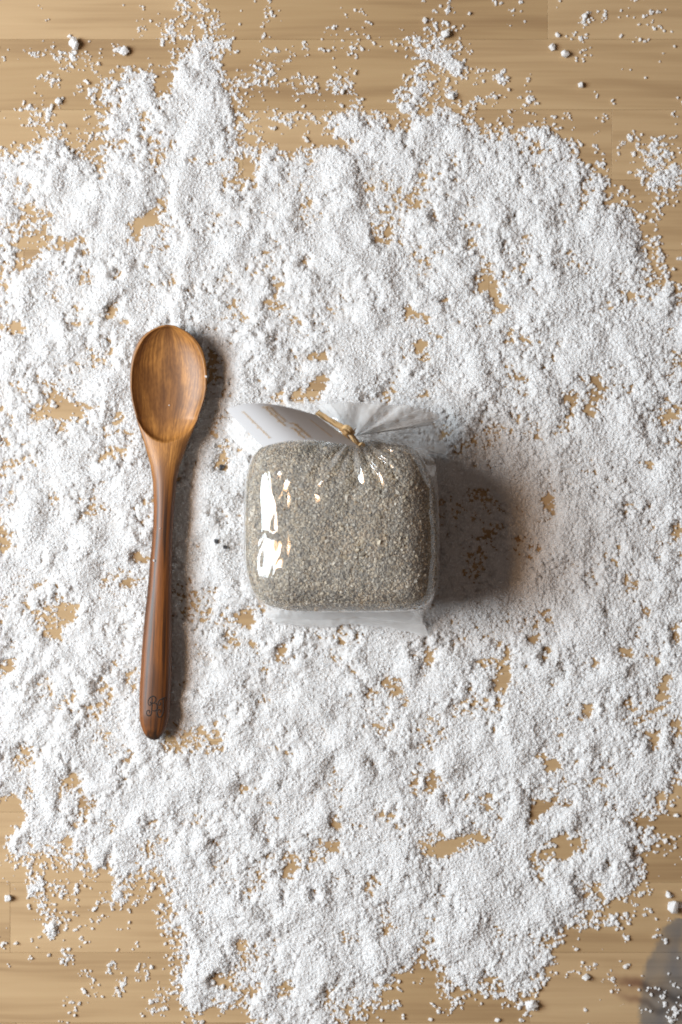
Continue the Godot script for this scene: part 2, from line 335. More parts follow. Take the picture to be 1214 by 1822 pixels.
# footprint radius for a direction, and a point of the pillow: v from -1 (under side) over 0 (girth) to 1 (middle of the top)
func bag_at(th: float, v: float, grow: float, wrinkle: float) -> Vector3:
	var c := cos(th)
	var s := sin(th)
	var n := 7.5
	var a := 164.0 + grow
	var b := 149.0 + grow
	var r := pow(pow(absf(c) / a, n) + pow(absf(s) / b, n), -1.0 / n)
	var m := 3.5
	var t := v * PI * 0.5
	var rho := pow(absf(cos(t)), 2.0 / m)
	var up := pow(absf(sin(t)), 2.0 / m) * signf(v)
	var x := BX + c * r * rho
	var y := BY + s * r * rho
	# the upper end is a little narrower and the left side leans
	# the corners are pulled in unevenly
	var px := (x - BX) / 164.0
	var py := (y - BY) / 149.0
	var e1 := maxf(0.0, px - py - 1.42)
	var e2 := maxf(0.0, py - px - 1.5)
	var e3 := maxf(0.0, -px - py - 1.5)
	var e4 := maxf(0.0, px + py - 1.62)
	x += -e1 * 30.0 + e2 * 18.0 + e3 * 4.0 - e4 * 2.0
	y += e1 * 14.0 - e2 * 18.0 + e3 * 2.0 - e4 * 2.0
	x -= 4.0 * smoothstep(0.6, 1.0, -px) * cos(py * 2.0) - 3.0 * smoothstep(0.6, 1.0, px) * sin(py * 2.4 + 0.6)
	x += (x - BX) * -0.035 * smoothstep(870.0, 790.0, y)
	var hh := 0.0300
	var h := 0.0320 + hh * up + grow * 0.00012 * up
	if wrinkle == 0.0:
		h += 0.0006 * n_low.get_noise_2d(x * 0.9 + 900.0, y * 0.6) * up
	if wrinkle > 0.0 and up > -0.5:
		var w := n_low.get_noise_2d(x * 1.5 + 70.0, y * 0.45) * 0.16 + n_mid.get_noise_2d(x * 0.5, y * 0.16) * 0.13 + 0.035 * n_mid.get_noise_2d(x * 1.5, y * 0.6)
		# gathers that run towards the tie
		var dx := x - 636.0
		var dy := y - 772.0
		var far := sqrt(dx * dx + dy * dy)
		var g := sin(atan2(dx, dy) * 17.0 + n_low.get_noise_2d(x, y) * 3.0) * smoothstep(150.0, 40.0, far)
		w += 0.42 * pow(1.0 - absf(n_mid.get_noise_2d(x * 0.55 + 500.0, y * 0.14)), 7.0) + 0.3 * pow(1.0 - absf(n_low.get_noise_2d(x * 2.2 + 100.0, y * 0.9 + x * 0.8)), 12.0)
		for q in [[577.0, 862.0, 46.0, 9.0, 0.0016], [598.0, 884.0, 44.0, 10.0, 0.0012], [548.0, 846.0, 30.0, 8.0, 0.0010]]:
			var rx: float = (x - q[0] + (y - q[1]) * 0.14) / q[3]
			var ry: float = (y - q[1]) / q[2]
			h += wrinkle * q[4] * exp(-0.5 * rx * rx - ry * ry * ry * ry)
		w += 0.15 * smoothstep(0.55, 1.0, absf(px) + absf(py) * 0.5) * n_mid.get_noise_2d(x * 0.8 + 40.0, y * 0.5)
		h += wrinkle * (w * 0.0012 + g * 0.0014) * smoothstep(-0.5, 0.4, up)
		var push := 1.0 + wrinkle * 0.005 * n_low.get_noise_2d(th * 60.0, h * 2500.0)
		x = BX + (x - BX) * push
		y = BY + (y - BY) * push
	return Vector3(x, y, h)

func bag_mesh(grow: float, wrinkle: float, nt: int, nv: int, origin: Vector3) -> ArrayMesh:
	var rows := []
	for i in nv + 1:
		var v := -0.98 + 1.979 * i / nv
		var row := PackedVector3Array()
		for j in nt:
			var p := bag_at(TAU * j / nt, v, grow, wrinkle)
			row.append(at(p.x, p.y, p.z))
		rows.append(row)
	return sheet(rows, true, false, origin)

# ---------------------------------------------------------------- wood
func wood_picture(w: int, h: int, sd: int, dark: Color, mid: Color, light: Color, stretch: float, fine: float) -> Image:
	var im := Image.create(w, h, false, Image.FORMAT_RGB8)
	var off := sd * 731.7
	var tilt := 0.02 * sin(sd * 2.1)
	for y in h:
		for x in w:
			var xx := x * stretch
			var warp := n_low.get_noise_2d(x * 0.35 + off, y * 1.2) * 14.0
			var ring := n_wood.get_noise_2d(xx * 0.6 + off, (y + warp + x * tilt) * 0.8)
			var streak := n_wood2.get_noise_2d(xx * 0.4 + off * 1.3, y * 1.7 + warp * 0.8)
			var pore := n_wood2.get_noise_2d(x * 0.9 * fine + off, y * 6.0)
			var t := 0.5 + ring * 0.34 + streak * 0.13 + pore * 0.07
			var c := dark.lerp(mid, clampf(t * 2.0, 0, 1)).lerp(light, clampf(t * 2.0 - 1.0, 0, 1))
			im.set_pixel(x, y, c)
	return im

func board_mesh(l: float, w: float, thick: float, u0: float, u1: float) -> ArrayMesh:
	# lies along x with its top at y = 0; edges eased
	var st := SurfaceTool.new()
	st.begin(Mesh.PRIMITIVE_TRIANGLES)
	var e := 0.00012
	var top := [Vector3(-l / 2 + e, 0, -w / 2 + e), Vector3(l / 2 - e, 0, -w / 2 + e), Vector3(l / 2 - e, 0, w / 2 - e), Vector3(-l / 2 + e, 0, w / 2 - e)]
	var low := [Vector3(-l / 2, -e, -w / 2), Vector3(l / 2, -e, -w / 2), Vector3(l / 2, -e, w / 2), Vector3(-l / 2, -e, w / 2)]
	var bot := []
	for p in low:
		bot.append(Vector3(p.x, -thick, p.z))
	var put := func(p: Vector3) -> void:
		st.set_smooth_group(-1)
		st.set_uv(Vector2(lerpf(u0, u1, p.x / l + 0.5), clampf(p.z / w + 0.5, 0.01, 0.99)))
		st.add_vertex(p)
	var quad := func(a: Vector3, b: Vector3, c: Vector3, d: Vector3) -> void:
		for p in [a, b, c, a, c, d]:
			put.call(p)
	quad.call(top[0], top[1], top[2], top[3])
	quad.call(bot[3], bot[2], bot[1], bot[0])
	for k in 4:
		var q := (k + 1) % 4
		quad.call(top[q], top[k], low[k], low[q])
		quad.call(low[q], low[k], bot[k], bot[q])
	st.generate_normals()
	return st.commit()

func plain(c: Color, rough: float) -> StandardMaterial3D:
	var m := StandardMaterial3D.new()
	m.albedo_color = c
	m.roughness = rough
	return m

func film(alpha: float, rough: float = 0.06) -> StandardMaterial3D:
	var m := StandardMaterial3D.new()
	m.transparency = BaseMaterial3D.TRANSPARENCY_ALPHA
	m.albedo_color = Color(lin(.86, .87, .87), alpha)
	m.roughness = rough
	m.cull_mode = BaseMaterial3D.CULL_DISABLED
	return m

# ---------------------------------------------------------------- the scene
func _ready() -> void:
	# camera
	var cam := Camera3D.new()
	cam.name = "camera"
	cam.position = Vector3(0, CAM_H, 0)
	cam.rotation = Vector3(-PI / 2, 0, 0)
	cam.fov = rad_to_deg(2.0 * atan(911.0 * U / CAM_H))
	cam.near = 0.02
	cam.far = 20.0
	var lens := CameraAttributesPhysical.new()
	lens.frustum_focal_length = 12.0 * CAM_H / (911.0 * U)
	lens.frustum_focus_distance = CAM_H - 0.036
	lens.exposure_aperture = 2.4
	cam.attributes = lens
	add_child(cam)
	cam.current = true
	# the dim light of the room
	var we := WorldEnvironment.new()
	we.name = "environment"
	var env := Environment.new()
	env.background_mode = Environment.BG_COLOR
	env.background_color = lin(.105, .080, .067)
	env.tonemap_mode = Environment.TONE_MAPPER_LINEAR
	env.tonemap_exposure = 0.98
	env.sdfgi_enabled = true
	env.ssao_enabled = true
	env.ssil_enabled = true
	we.environment = env
	add_child(we)
	# the window to the left, and the warm curtain edge above it
	window_light("window_light", Vector3(-1.08, 0.85, -0.10), Vector2(0.62, 0.62), 3.6, Color(0.905, 0.962, 1.0))
	window_light("warm_window_light", Vector3(-0.87, 1.07, -0.08), Vector2(0.52, 0.20), 0.62, Color(1.0, 0.76, 0.50))

	rng.seed = 4711
	noise(n_low, 5, 130.0, 2)
	noise(n_mid, 11, 34.0, 2)
	noise(n_fine, 23, 11.0, 2)
	noise(n_wood, 31, 46.0, 3)
	noise(n_wood2, 37, 26.0, 2)
	table()
	make_cover()
	salt()
	spoon()
	bag()
	paper_tag()
	raffia()
	lumps()

func window_light(called: String, where: Vector3, size: Vector2, energy: float, c: Color) -> void:
	var l := AreaLight3D.new()
	l.name = called
	l.area_size = size
	l.light_energy = energy
	l.light_color = c
	l.shadow_enabled = true
	l.area_range = 6.0
	l.area_attenuation = 2.0
	add_child(l)
	l.look_at_from_position(where, Vector3(0, 0, 0), Vector3.UP)

func table() -> void:
	var t := Node3D.new()
	t.name = "wooden_tabletop"
	add_child(t)
	t.set_meta("kind", "structure")
	var pics := []
	var mats := []
	for k in 7:
		var tone: float = [0.0, -0.018, 0.015, -0.03, 0.008, 0.02, -0.01][k]
		var im := wood_picture(1024, 128, k + 1, Color(0.54 + tone, 0.43 + tone, 0.305 + tone * 0.8), Color(0.675 + tone, 0.565 + tone, 0.42 + tone), Color(0.73 + tone, 0.625 + tone, 0.475 + tone), 0.10, 0.12)
		pics.append(im)
		mats.append(board_material(im))
	var mark := PackedVector2Array([Vector2(1172, 1650), Vector2(1156, 1688), Vector2(1140, 1714), Vector2(1133, 1750), Vector2(1129, 1790), Vector2(1130, 1850), Vector2(1140, 1900), Vector2(1300, 1900), Vector2(1310, 1700), Vector2(1260, 1640), Vector2(1200, 1632)])
	var mark_edge := [Vector2(1632, 1200), Vector2(1650, 1176), Vector2(1688, 1160), Vector2(1714, 1144), Vector2(1750, 1137), Vector2(1790, 1133), Vector2(1850, 1134), Vector2(1900, 1140)]
	var r := RandomNumberGenerator.new()
	r.seed = 99
	var pitch := 125.0
	var gap := 0.00005
	for row in range(-7, 23):
		var y0 := 70.0 + pitch * (row - 1)
		var x := -1150.0 - r.randf() * 500.0
		var kind := r.randi() % 7
		while x < 2300.0:
			var l := r.randf_range(430.0, 980.0)
			# joints that show in the photograph
			if row == 0 and x < 975.0 and x + l > 760.0:
				l = 975.0 - x if 975.0 - x < 1020.0 else (975.0 - x) * 0.5
			if row == 14 and x < 943.0 and x + l > 760.0:
				l = 943.0 - x if 943.0 - x < 1020.0 else (943.0 - x) * 0.5
			kind = (kind + 1 + r.randi() % 6) % 7
			var u0 := r.randf() * maxf(0.0, 1.0 - l / 1040.0)
			var u1 := u0 + l / 1040.0
			var mat: Material = mats[kind]
			if x < 1300.0 and x + l > 1130.0 and row >= 13 and row <= 15:
				var im: Image = pics[kind].duplicate()
				for py in 128:
					for px in range(int(u0 * 1024), int(u1 * 1024)):
						var wx := x + (px / 1024.0 - u0) / (u1 - u0) * l
						var wy := y0 + py / 128.0 * pitch
						if wx < 1050.0:
							continue
						var vy := wy - (1738.0 + (wx - 1090.0) * 0.33 + n_mid.get_noise_2d(wx * 0.8, 7.0) * 8.0)
						var vy2 := wy - (1772.0 + (wx - 1110.0) * 0.36 + n_mid.get_noise_2d(wx * 0.7, 77.0) * 9.0)
						var band := 0.6 * smoothstep(1075.0, 1130.0, wx) * (exp(-vy * vy / 90.0) + 0.7 * exp(-vy2 * vy2 / 60.0))
						im.set_pixel(px, py, im.get_pixel(px, py).lerp(Color(0.36, 0.235, 0.18), clampf(band, 0.0, 0.75)))
						wx += n_fine.get_noise_2d(wx, wy) * 3.0
						if Geometry2D.is_point_in_polygon(Vector2(wx, wy), mark):  # inside this outline the board colour turns greyer and darker
							var c := im.get_pixel(px, py)
							var g := c.get_luminance()
							var f := 0.62 + 0.25 * n_mid.get_noise_2d(wx * 0.6, wy * 0.4) - 0.25 * smoothstep(1195.0, 1215.0, wx - (wy - 1700.0) * -0.2) * smoothstep(1740.0, 1680.0, wy)
							f *= smoothstep(-2.0, 12.0, wx - look(mark_edge, wy))
							im.set_pixel(px, py, c.lerp(Color(g * 0.72, g * 0.69, g * 0.67), clampf(f * 1.25, 0.0, 1.0)))
				mat = board_material(im)
			var b := part("board", board_mesh(l * U - gap, pitch * U - gap, 0.03, u0, u1), mat, t)
			var c := at(x + l * 0.5, y0 + pitch * 0.5)
			b.position = Vector3(c.x, r.randf_range(-0.00006, 0.00006), c.z)
			x += l
	# the glue bed under the boards closes the joints
	var bed := BoxMesh.new()
	bed.size = Vector3(0.93, 0.02, 1.0)
	var g := part("underside", bed, plain(lin(.20, .12, .06), .8), t)
	g.position = Vector3(0, -0.013, 0)

func board_material(im: Image) -> StandardMaterial3D:
	var m := StandardMaterial3D.new()
	m.albedo_texture = ImageTexture.create_from_image(im)
	m.roughness = 0.55
	m.metallic_specular = 0.4
	m.texture_repeat = false
	return m

func salt_material() -> StandardMaterial3D:
	var m := plain(lin(.93, .935, .94), 0.5)
	m.backlight_enabled = true
	m.backlight = lin(1.0, 1.0, 1.0)
	return m

func salt() -> void:
	var root := Node3D.new()
	root.name = "spilled_salt"
	add_child(root)
	tag(root, "white coarse salt spilled in a wide uneven layer over the wooden table", "salt")
	root.set_meta("kind", "stuff")
	var kinds := 4
	var buf := []
	for k in kinds:
		buf.append(PackedFloat32Array())
	var step := 3.0
	for layer in 2:
		var y := -150.0
		while y < 1960.0:
			var x := -140.0
			while x < 1350.0:
				var px := x + rng.randf_range(-0.6, 0.6) * step
				var py := y + rng.randf_range(-0.6, 0.6) * step
				x += step
				var d := depth(px, py)
				if d < 0.02:
					continue
				if layer == 0 and d < rng.randf() * 0.5:
					continue
				if layer == 1 and d < 0.7 + rng.randf() * 1.0:
					continue
				if layer == 2 and d < 1.1 + rng.randf() * 0.8:
					continue
				if absf(px - BX) < 150.0 and absf(py - BY) < 135.0:
					continue
				if in_spoon(px, py, 3.0):
					d = minf(d, 1.2)
					if in_spoon(px, py, -8.0):
						continue
				var coarse := 0.88 + 0.30 * smoothstep(500.0, 1150.0, px) + 0.14 * smoothstep(1300.0, 1700.0, py)
				var r := 0.00037 * coarse * exp(rng.randfn(0.0, 0.32))
				var hs := surface(px, py, d)
				var h := 0.0
				if layer == 0:
					h = maxf(r * 0.55, hs - 0.00016 - rng.randf() * 0.0003)
				else:
					h = maxf(r * 0.6, hs - 0.00005 - rng.randf() * 0.00035)
				grain(buf[rng.randi() % kinds], at(px, py), h, r)
			y += step
	# loose grains outside
	for k in 14000:
		var px := rng.randf_range(-160.0, 1360.0)
		var py := rng.randf_range(-150.0, 1960.0)
		var d := depth(px, py)
		if d > 0.1:
			continue
		var p := 0.03 + 0.75 * smoothstep(-2.4, 0.0, d)
		if py < 120.0 and px > 860.0:
			p *= 0.5
		if rng.randf() > p * p * 0.6:
			continue
		var r := 0.00050 * exp(rng.randfn(0.0, 0.38))
		grain(buf[rng.randi() % kinds], at(px, py), r * 0.75, r)
		for q in rng.randi() % 3:
			var a := rng.randf() * TAU
			grain(buf[rng.randi() % kinds], at(px + cos(a) * 5.0, py + sin(a) * 5.0), r * 0.7, r * rng.randf_range(0.6, 1.0))
	var rows := []
	var y2 := -150.0
	while y2 < 1960.0:
		var row := PackedVector3Array()
		var x2 := -150.0
		while x2 < 1360.0:
			var d := depth(x2, y2)
			if in_spoon(x2, y2, 4.0):
				d = minf(d, 1.0)
			var p := at(x2, y2)
			p.y = lerpf(surface(x2, y2, d) - 0.00008, -0.0006, smoothstep(0.5, 0.12, d) * smoothstep(1.5, 0.8, spread(x2, y2))) + 0.00013 * rng.randf_range(-1.0, 1.0)
			row.append(p)
			x2 += 2.8
		rows.append(row)
		y2 += 2.8
	for q in [[275, 997, 0.0006], [367, 671, 0.0006], [300, 720, 0.00035], [286, 940, 0.0003]]:
		grain(buf[0], at(q[0], q[1], 0.01), spoon_top(q[0], q[1]) - 0.01 + q[2] * 0.6, q[2])
	var sm := salt_material()
	var bed := part("salt_bed", sheet(rows, false, true), sm, root)
	bed.set_meta("kind", "stuff")
	var total := 0
	for k in kinds:
		total += buf[k].size() / 12
		var mi := many("salt_grains", crystal(100 + k, 0.34), buf[k], sm, root, false)
		mi.set_meta("kind", "stuff")
	print("salt grains: ", total)

func grain(b: PackedFloat32Array, where: Vector3, h: float, r: float) -> void:
	var q := Basis.from_euler(Vector3(rng.randf() * TAU, rng.randf() * TAU, rng.randf() * TAU)) * Basis.from_scale(Vector3(r * rng.randf_range(0.8, 1.3), r * rng.randf_range(0.65, 1.05), r * rng.randf_range(0.75, 1.15)))
	b.append_array([q.x.x, q.y.x, q.z.x, where.x, q.x.y, q.y.y, q.z.y, where.y + h, q.x.z, q.y.z, q.z.z, where.z])

func many(called: String, mesh: Mesh, buf: PackedFloat32Array, mat: Material, parent: Node3D, tinted: bool) -> MultiMeshInstance3D:
	var mm := MultiMesh.new()
	mm.transform_format = MultiMesh.TRANSFORM_3D
	mm.use_colors = tinted
	mm.mesh = mesh
	mm.instance_count = buf.size() / (16 if tinted else 12)
	mm.buffer = buf
	var mi := MultiMeshInstance3D.new()
	mi.name = called
	mi.multimesh = mm
	mi.material_override = mat
	parent.add_child(mi, true)
	return mi

func spoon() -> void:
	var ys := []
	for k in 15:
		ys.append(577.5 + 22.0 * pow(k / 15.0, 2.0))
	var y := 599.5
	while y < 1290.0:
		ys.append(y)
		y += 2.6 if y < 830.0 else 6.0
	for k in 15:
		ys.append(1290.0 + 27.0 * (1.0 - pow(1.0 - k / 14.0, 2.0)))
	var rows := []
	var cut := 0
	for i in ys.size():
		var yy: float = ys[i]
		if yy < 792.0:
			cut = i
		var l := look(sp_l, yy)
		var r := look(sp_r, yy)
		var row := PackedVector3Array()
		for k in 57:
			var u := sin((k / 56.0 - 0.5) * PI)
			var x := (l + r) * 0.5 + u * (r - l) * 0.5
			row.append(at(x, yy, spoon_top(x, yy)))
		for k in range(1, 22):
			var u := -sin((k / 22.0 - 0.5) * PI)
			var x := (l + r) * 0.5 + u * (r - l) * 0.5
			row.append(at(x, yy, 0.001 * (look(sp_mid, yy) - look(sp_down, yy) * pow(maxf(0.0, 1.0 - u * u), 0.5))))
		rows.append(row)
	var base := at(290, 950, 0.0)
	var o := thing("wooden_spoon", "brown wooden spoon with a dark stamped monogram lying on the white salt", "spoon", base)
	# grain of the wood, along the length
	var im := Image.create(512, 1024, false, Image.FORMAT_RGB8)
	for py in 1024:
		for px in 512:
			# 57 of 78 columns are the top
			var u := px / 512.0
			var v := py / 1024.0
			var warp := n_low.get_noise_2d(px * 0.5, py * 0.2) * 30.0
			var a := n_wood.get_noise_2d((px + warp) * 1.1, py * 0.16)
			var b := n_wood2.get_noise_2d((px + warp * 0.5) * 2.4, py * 0.10 + 400.0)
			var c := n_wood2.get_noise_2d(px * 3.5, py * 0.9)
			var t := 0.50 + a * 0.30 + b * 0.30 + c * 0.24
			var col := Color(0.42, 0.275, 0.135).lerp(Color(0.66, 0.46, 0.235), smoothstep(0.05, 0.95, t))
			col = col.lerp(Color(0.74, 0.56, 0.33), smoothstep(0.80, 1.25, t) * 0.7)
			# the handle is redder, with dark veins to the right
			var hnd := smoothstep(0.50, 0.62, v)
			col = col.lerp(Color(col.r * 0.84, col.g * 0.71, col.b * 0.52), hnd)
			var vein := smoothstep(0.12, 0.42, n_wood.get_noise_2d((px + warp) * 0.9 + 900.0, py * 0.11)) * 0.65
			col = col.lerp(Color(0.15, 0.085, 0.05), vein * (0.25 + 0.95 * hnd))
			var patch := smoothstep(0.02, 0.45, n_low.get_noise_2d(px * 0.7 + 2000.0, py * 0.35)) * 0.45
			col = col.lerp(Color(0.27, 0.155, 0.08), patch)
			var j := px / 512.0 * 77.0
			var rim_shade := maxf(smoothstep(7.0, 1.0, j), smoothstep(49.0, 55.0, j)) * 0.4  # shade along the bowl's edges, painted into the wood colour
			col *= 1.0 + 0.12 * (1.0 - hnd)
			col = col.lerp(Color(0.16, 0.095, 0.055), rim_shade * (1.0 - hnd * 0.6))
			# burnt tip
			var tip := smoothstep(0.940, 0.970, v + 0.02 * n_mid.get_noise_2d(px * 0.3, py * 0.6)) * 0.75
			col = col.lerp(Color(0.10, 0.07, 0.055), tip)
			im.set_pixel(px, py, col)
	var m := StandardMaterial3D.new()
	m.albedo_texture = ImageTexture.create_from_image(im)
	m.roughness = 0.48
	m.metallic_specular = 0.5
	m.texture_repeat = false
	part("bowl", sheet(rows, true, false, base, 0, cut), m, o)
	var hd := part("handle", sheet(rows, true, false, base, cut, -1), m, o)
	# the monogram: thin burnt strokes on the top of the handle end
	var st := SurfaceTool.new()
	st.begin(Mesh.PRIMITIVE_TRIANGLES)
	for s in [
		[[415, 560], [418, 700], [412, 830], [400, 940], [360, 990], [310, 985], [285, 935], [300, 875], [338, 862], [362, 890], [352, 930]],
		[[345, 745], [322, 690], [328, 615], [375, 550], [440, 522], [490, 545], [502, 605], [480, 665], [430, 695]],
		[[345, 745], [385, 725], [385, 680], [355, 668]],
		[[430, 695], [490, 690], [535, 735], [540, 800], [510, 862], [460, 882], [432, 860]],
		[[590, 745], [560, 720], [562, 660], [600, 612], [660, 585], [705, 562], [738, 548], [745, 590], [738, 640]],
		[[590, 745], [612, 715], [605, 665]],
		[[690, 575], [688, 700], [690, 820], [680, 920], [645, 1000], [585, 1028], [545, 985], [532, 915], [560, 855], [600, 845], [618, 885], [595, 925]]]:
		var pts := []
		for q in s:
			pts.append(Vector2(240.0 + q[0] * 0.0741, 1200.0 + q[1] * 0.0741))
		var line := PackedVector3Array()
		for q in curve(pts, 5):
			line.append(at(q.x, q.y, spoon_top(q.x, q.y) + 0.00002) - base)
		tube(st, line, 0.00033, 0.35, 5, 0.35)
	st.generate_normals()
	var mono := part("monogram", st.commit(), plain(lin(.012, .010, .009), .8), hd)
	mono.set_meta("label", "dark curling script letters burnt into the handle end")

func bag() -> void:
	var base := at(BX, BY, 0.0)
	var o := thing("salt_bag", "clear cellophane bag packed with grey brown salt, gathered and tied at its upper end", "bag", base)
	# the filling: a core and the grains that show at its skin
	var core := part("grey_salt", bag_mesh(-2.0, 0.0, 90, 40, base), plain(lin(.25, .215, .165), .8), o)
	var buf := PackedFloat32Array()
	var r := RandomNumberGenerator.new()
	r.seed = 77
	var tones := [Color(.27, .235, .18), Color(.22, .197, .16), Color(.34, .29, .21), Color(.42, .365, .275), Color(.125, .115, .10), Color(.46, .43, .37), Color(.30, .23, .15)]
	for k in 46000:
		var th := r.randf() * TAU
		var v := 0.0
		if k < 33000:
			# even over the top: choose by area of the projection
			v = 2.0 / PI * acos(pow(sqrt(r.randf()), 1.5))
		else:
			v = r.randf_range(-0.35, 0.35)
		if k < 33000:
			# directions even over the squarish footprint
			var a := r.randf_range(-1, 1)
			var e := r.randi() % 4
			th = [atan2(a * 149.0, 164.0), atan2(149.0, a * 164.0), atan2(a * 149.0, -164.0), atan2(-149.0, a * 164.0)][e]
		var p := bag_at(th, v, 0.0, 0.0)
		var w := at(p.x, p.y, p.z) - base
		var s := 0.00044 * exp(r.randfn(0.0, 0.28))
		var q := Basis.from_euler(Vector3(r.randf() * TAU, r.randf() * TAU, r.randf() * TAU)) * Basis.from_scale(Vector3(s, s * r.randf_range(0.6, 1.0), s * r.randf_range(0.7, 1.1)))
		w += Vector3(r.randf_range(-1, 1), r.randf_range(-1, 0.4), r.randf_range(-1, 1)) * 0.0004
		var patch := 0.5 + 0.5 * n_low.get_noise_2d(p.x * 1.4, p.y * 1.4)
		var c: Color = tones[r.randi() % 7] if r.randf() < 0.75 else tones[6 if patch > 0.55 else 1]
		c = c.lerp(Color(.27, .24, .185), 0.2) * 1.10 * r.randf_range(0.85, 1.15) * (1.0 + 0.25 * n_mid.get_noise_2d(p.x, p.y))
		buf.append_array([q.x.x, q.y.x, q.z.x, w.x, q.x.y, q.y.y, q.z.y, w.y, q.x.z, q.y.z, q.z.z, w.z, c.r, c.g, c.b, 1.0])
	var gm := plain(Color.WHITE, 0.6)
	gm.vertex_color_use_as_albedo = true
	var g := many("grey_salt_grains", crystal(300, 0.34), buf, gm, core, true)
	g.set_meta("kind", "stuff")
	# the film round it
	part("film", bag_mesh(6.0, 1.0, 240, 110, base), film(0.085, 0.085), o)
	# gathers between the bag and the tie: a fan that comes down on the shoulders
	var tie := Vector3(634, 776, 0.050)
	var low := curve([Vector3(470, 806, .034), Vector3(505, 822, .047), Vector3(560, 838, .0565), Vector3(625, 848, .0590), Vector3(690, 846, .0585), Vector3(735, 842, .0555), Vector3(764, 858, .050), Vector3(776, 830, .036), Vector3(758, 798, .026)], 24)
	part("gathers", fan(tie, low, 22, 0.0028, 46.0, base, 3), film(0.13, 0.06), o)
	# the open end of the bag beyond the tie: the back sheet and the shorter front sheet
	var back := curve([Vector3(455, 815, .022), Vector3(404, 768, .012), Vector3(428, 735, .016), Vector3(500, 716, .026), Vector3(600, 714, .030), Vector3(680, 716, .028), Vector3(736, 722, .024), Vector3(782, 738, .016), Vector3(787, 775, .009), Vector3(793, 806, .005), Vector3(745, 806, .020)], 22)
	part("open_end", fan(tie, back, 20, 0.0016, 34.0, base, 5), film(0.36, 0.12), o)
	var front := curve([Vector3(560, 722, .046), Vector3(612, 716, .044), Vector3(680, 720, .040), Vector3(736, 725, .036), Vector3(780, 741, .030), Vector3(762, 756, .031), Vector3(728, 760, .034), Vector3(690, 763, .040)], 22)
	part("front_sheet", fan(tie, front, 20, 0.0016, 26.0, base, 9), film(0.48, 0.14), o)
	# the folded bottom end
	var flap := film(0.50, 0.18)
	part("bottom_fold", strip([Vector3(474, 1074, .016), Vector3(540, 1080, .017), Vector3(620, 1081, .017), Vector3(700, 1082, .017), Vector3(752, 1084, .016)], [Vector3(472, 1098, .009), Vector3(540, 1102, .009), Vector3(606, 1101, .010), Vector3(640, 1099, .010), Vector3(700, 1106, .009), Vector3(752, 1112, .008)], 0.0008, base, 1), flap, o)
	part("bottom_seam", strip([Vector3(474, 1094, .0075), Vector3(540, 1098, .0075), Vector3(620, 1096, .008), Vector3(690, 1100, .0075), Vector3(754, 1106, .007)], [Vector3(482, 1107, .0045), Vector3(545, 1114, .0040), Vector3(590, 1115, .0045), Vector3(625, 1111, .0055), Vector3(690, 1117, .0045), Vector3(762, 1132, .0035)], 0.0006, base, 2), film(0.55, 0.18), o)
	part("side_fold", strip([Vector3(760, 832, .050), Vector3(759, 900, .051), Vector3(761, 980, .051), Vector3(760, 1048, .049), Vector3(748, 1080, .040)], [Vector3(776, 826, .030), Vector3(781, 900, .031), Vector3(782, 980, .031), Vector3(779, 1046, .030), Vector3(758, 1086, .026)], 0.0010, base, 6), film(0.32, 0.12), o)
	for side in [
		[[Vector3(441, 1046, .030), Vector3(462, 1058, .034), Vector3(482, 1070, .030)], [Vector3(446, 1056, .018), Vector3(462, 1076, .014), Vector3(474, 1088, .012)]],
		[[Vector3(718, 1074, .034), Vector3(745, 1086, .030), Vector3(772, 1062, .030)], [Vector3(724, 1084, .020), Vector3(748, 1100, .012), Vector3(764, 1086, .014)]]]:
		part("corner_fold", strip(side[0], side[1], 0.0006, base, 4), film(0.12, 0.08), o)

# a pleated sheet from one point to an edge line
func fan(tip: Vector3, edge: Array, nr: int, amp: float, pleats: float, base: Vector3, sd: int) -> ArrayMesh:
	var rows := []
	for i in nr + 1:
		var t := float(i) / nr
		var row := PackedVector3Array()
		for j in edge.size():
			var e: Vector3 = edge[j]
			var f := float(j) / (edge.size() - 1)
			var start := tip + Vector3((f - 0.5) * 7.0, (f - 0.5) * -3.0, 0.0012 * sin(f * 31.0))
			var p := start.lerp(e, t)
			var w := sin(f * pleats + 2.4 * sin(f * 13.0 + sd) + n_low.get_noise_2d(f * 400.0, sd * 50.0 + t * 60.0) * 2.0)
			p.z += amp * w * sin(minf(t, 0.75) / 0.75 * PI * 0.5) * (1.0 - 0.35 * t)
			p.z += 0.004 * sin(t * PI) * 0.6 + 0.0009 * n_mid.get_noise_2d(f * 160.0 + sd * 70.0, t * 30.0)
			p.x += 2.0 * n_mid.get_noise_2d(f * 500.0, sd * 40.0 + 9.0) * t
			p.y += 2.5 * n_mid.get_noise_2d(f * 700.0 + 50.0, sd * 30.0) * t
			row.append(at(p.x, p.y, p.z))
		rows.append(row)
	return sheet(rows, false, true, base)

func strip(a: Array, b: Array, amp: float, base: Vector3, sd: int) -> ArrayMesh:
	var ca := curve(a, 20)
	var cb := curve(b, 20)
	var rows := []
	for i in 9:
		var t := i / 8.0
		var row := PackedVector3Array()
		for j in 61:
			var f := j / 60.0
			var p: Vector3 = ca[int(f * (ca.size() - 1))].lerp(cb[int(f * (cb.size() - 1))], t)
			p.z += amp * n_mid.get_noise_2d(f * 260.0 + sd * 90.0, t * 40.0) + 0.0012 * sin(t * PI)
			row.append(at(p.x, p.y, p.z))
		rows.append(row)
	return sheet(rows, false, true, base)

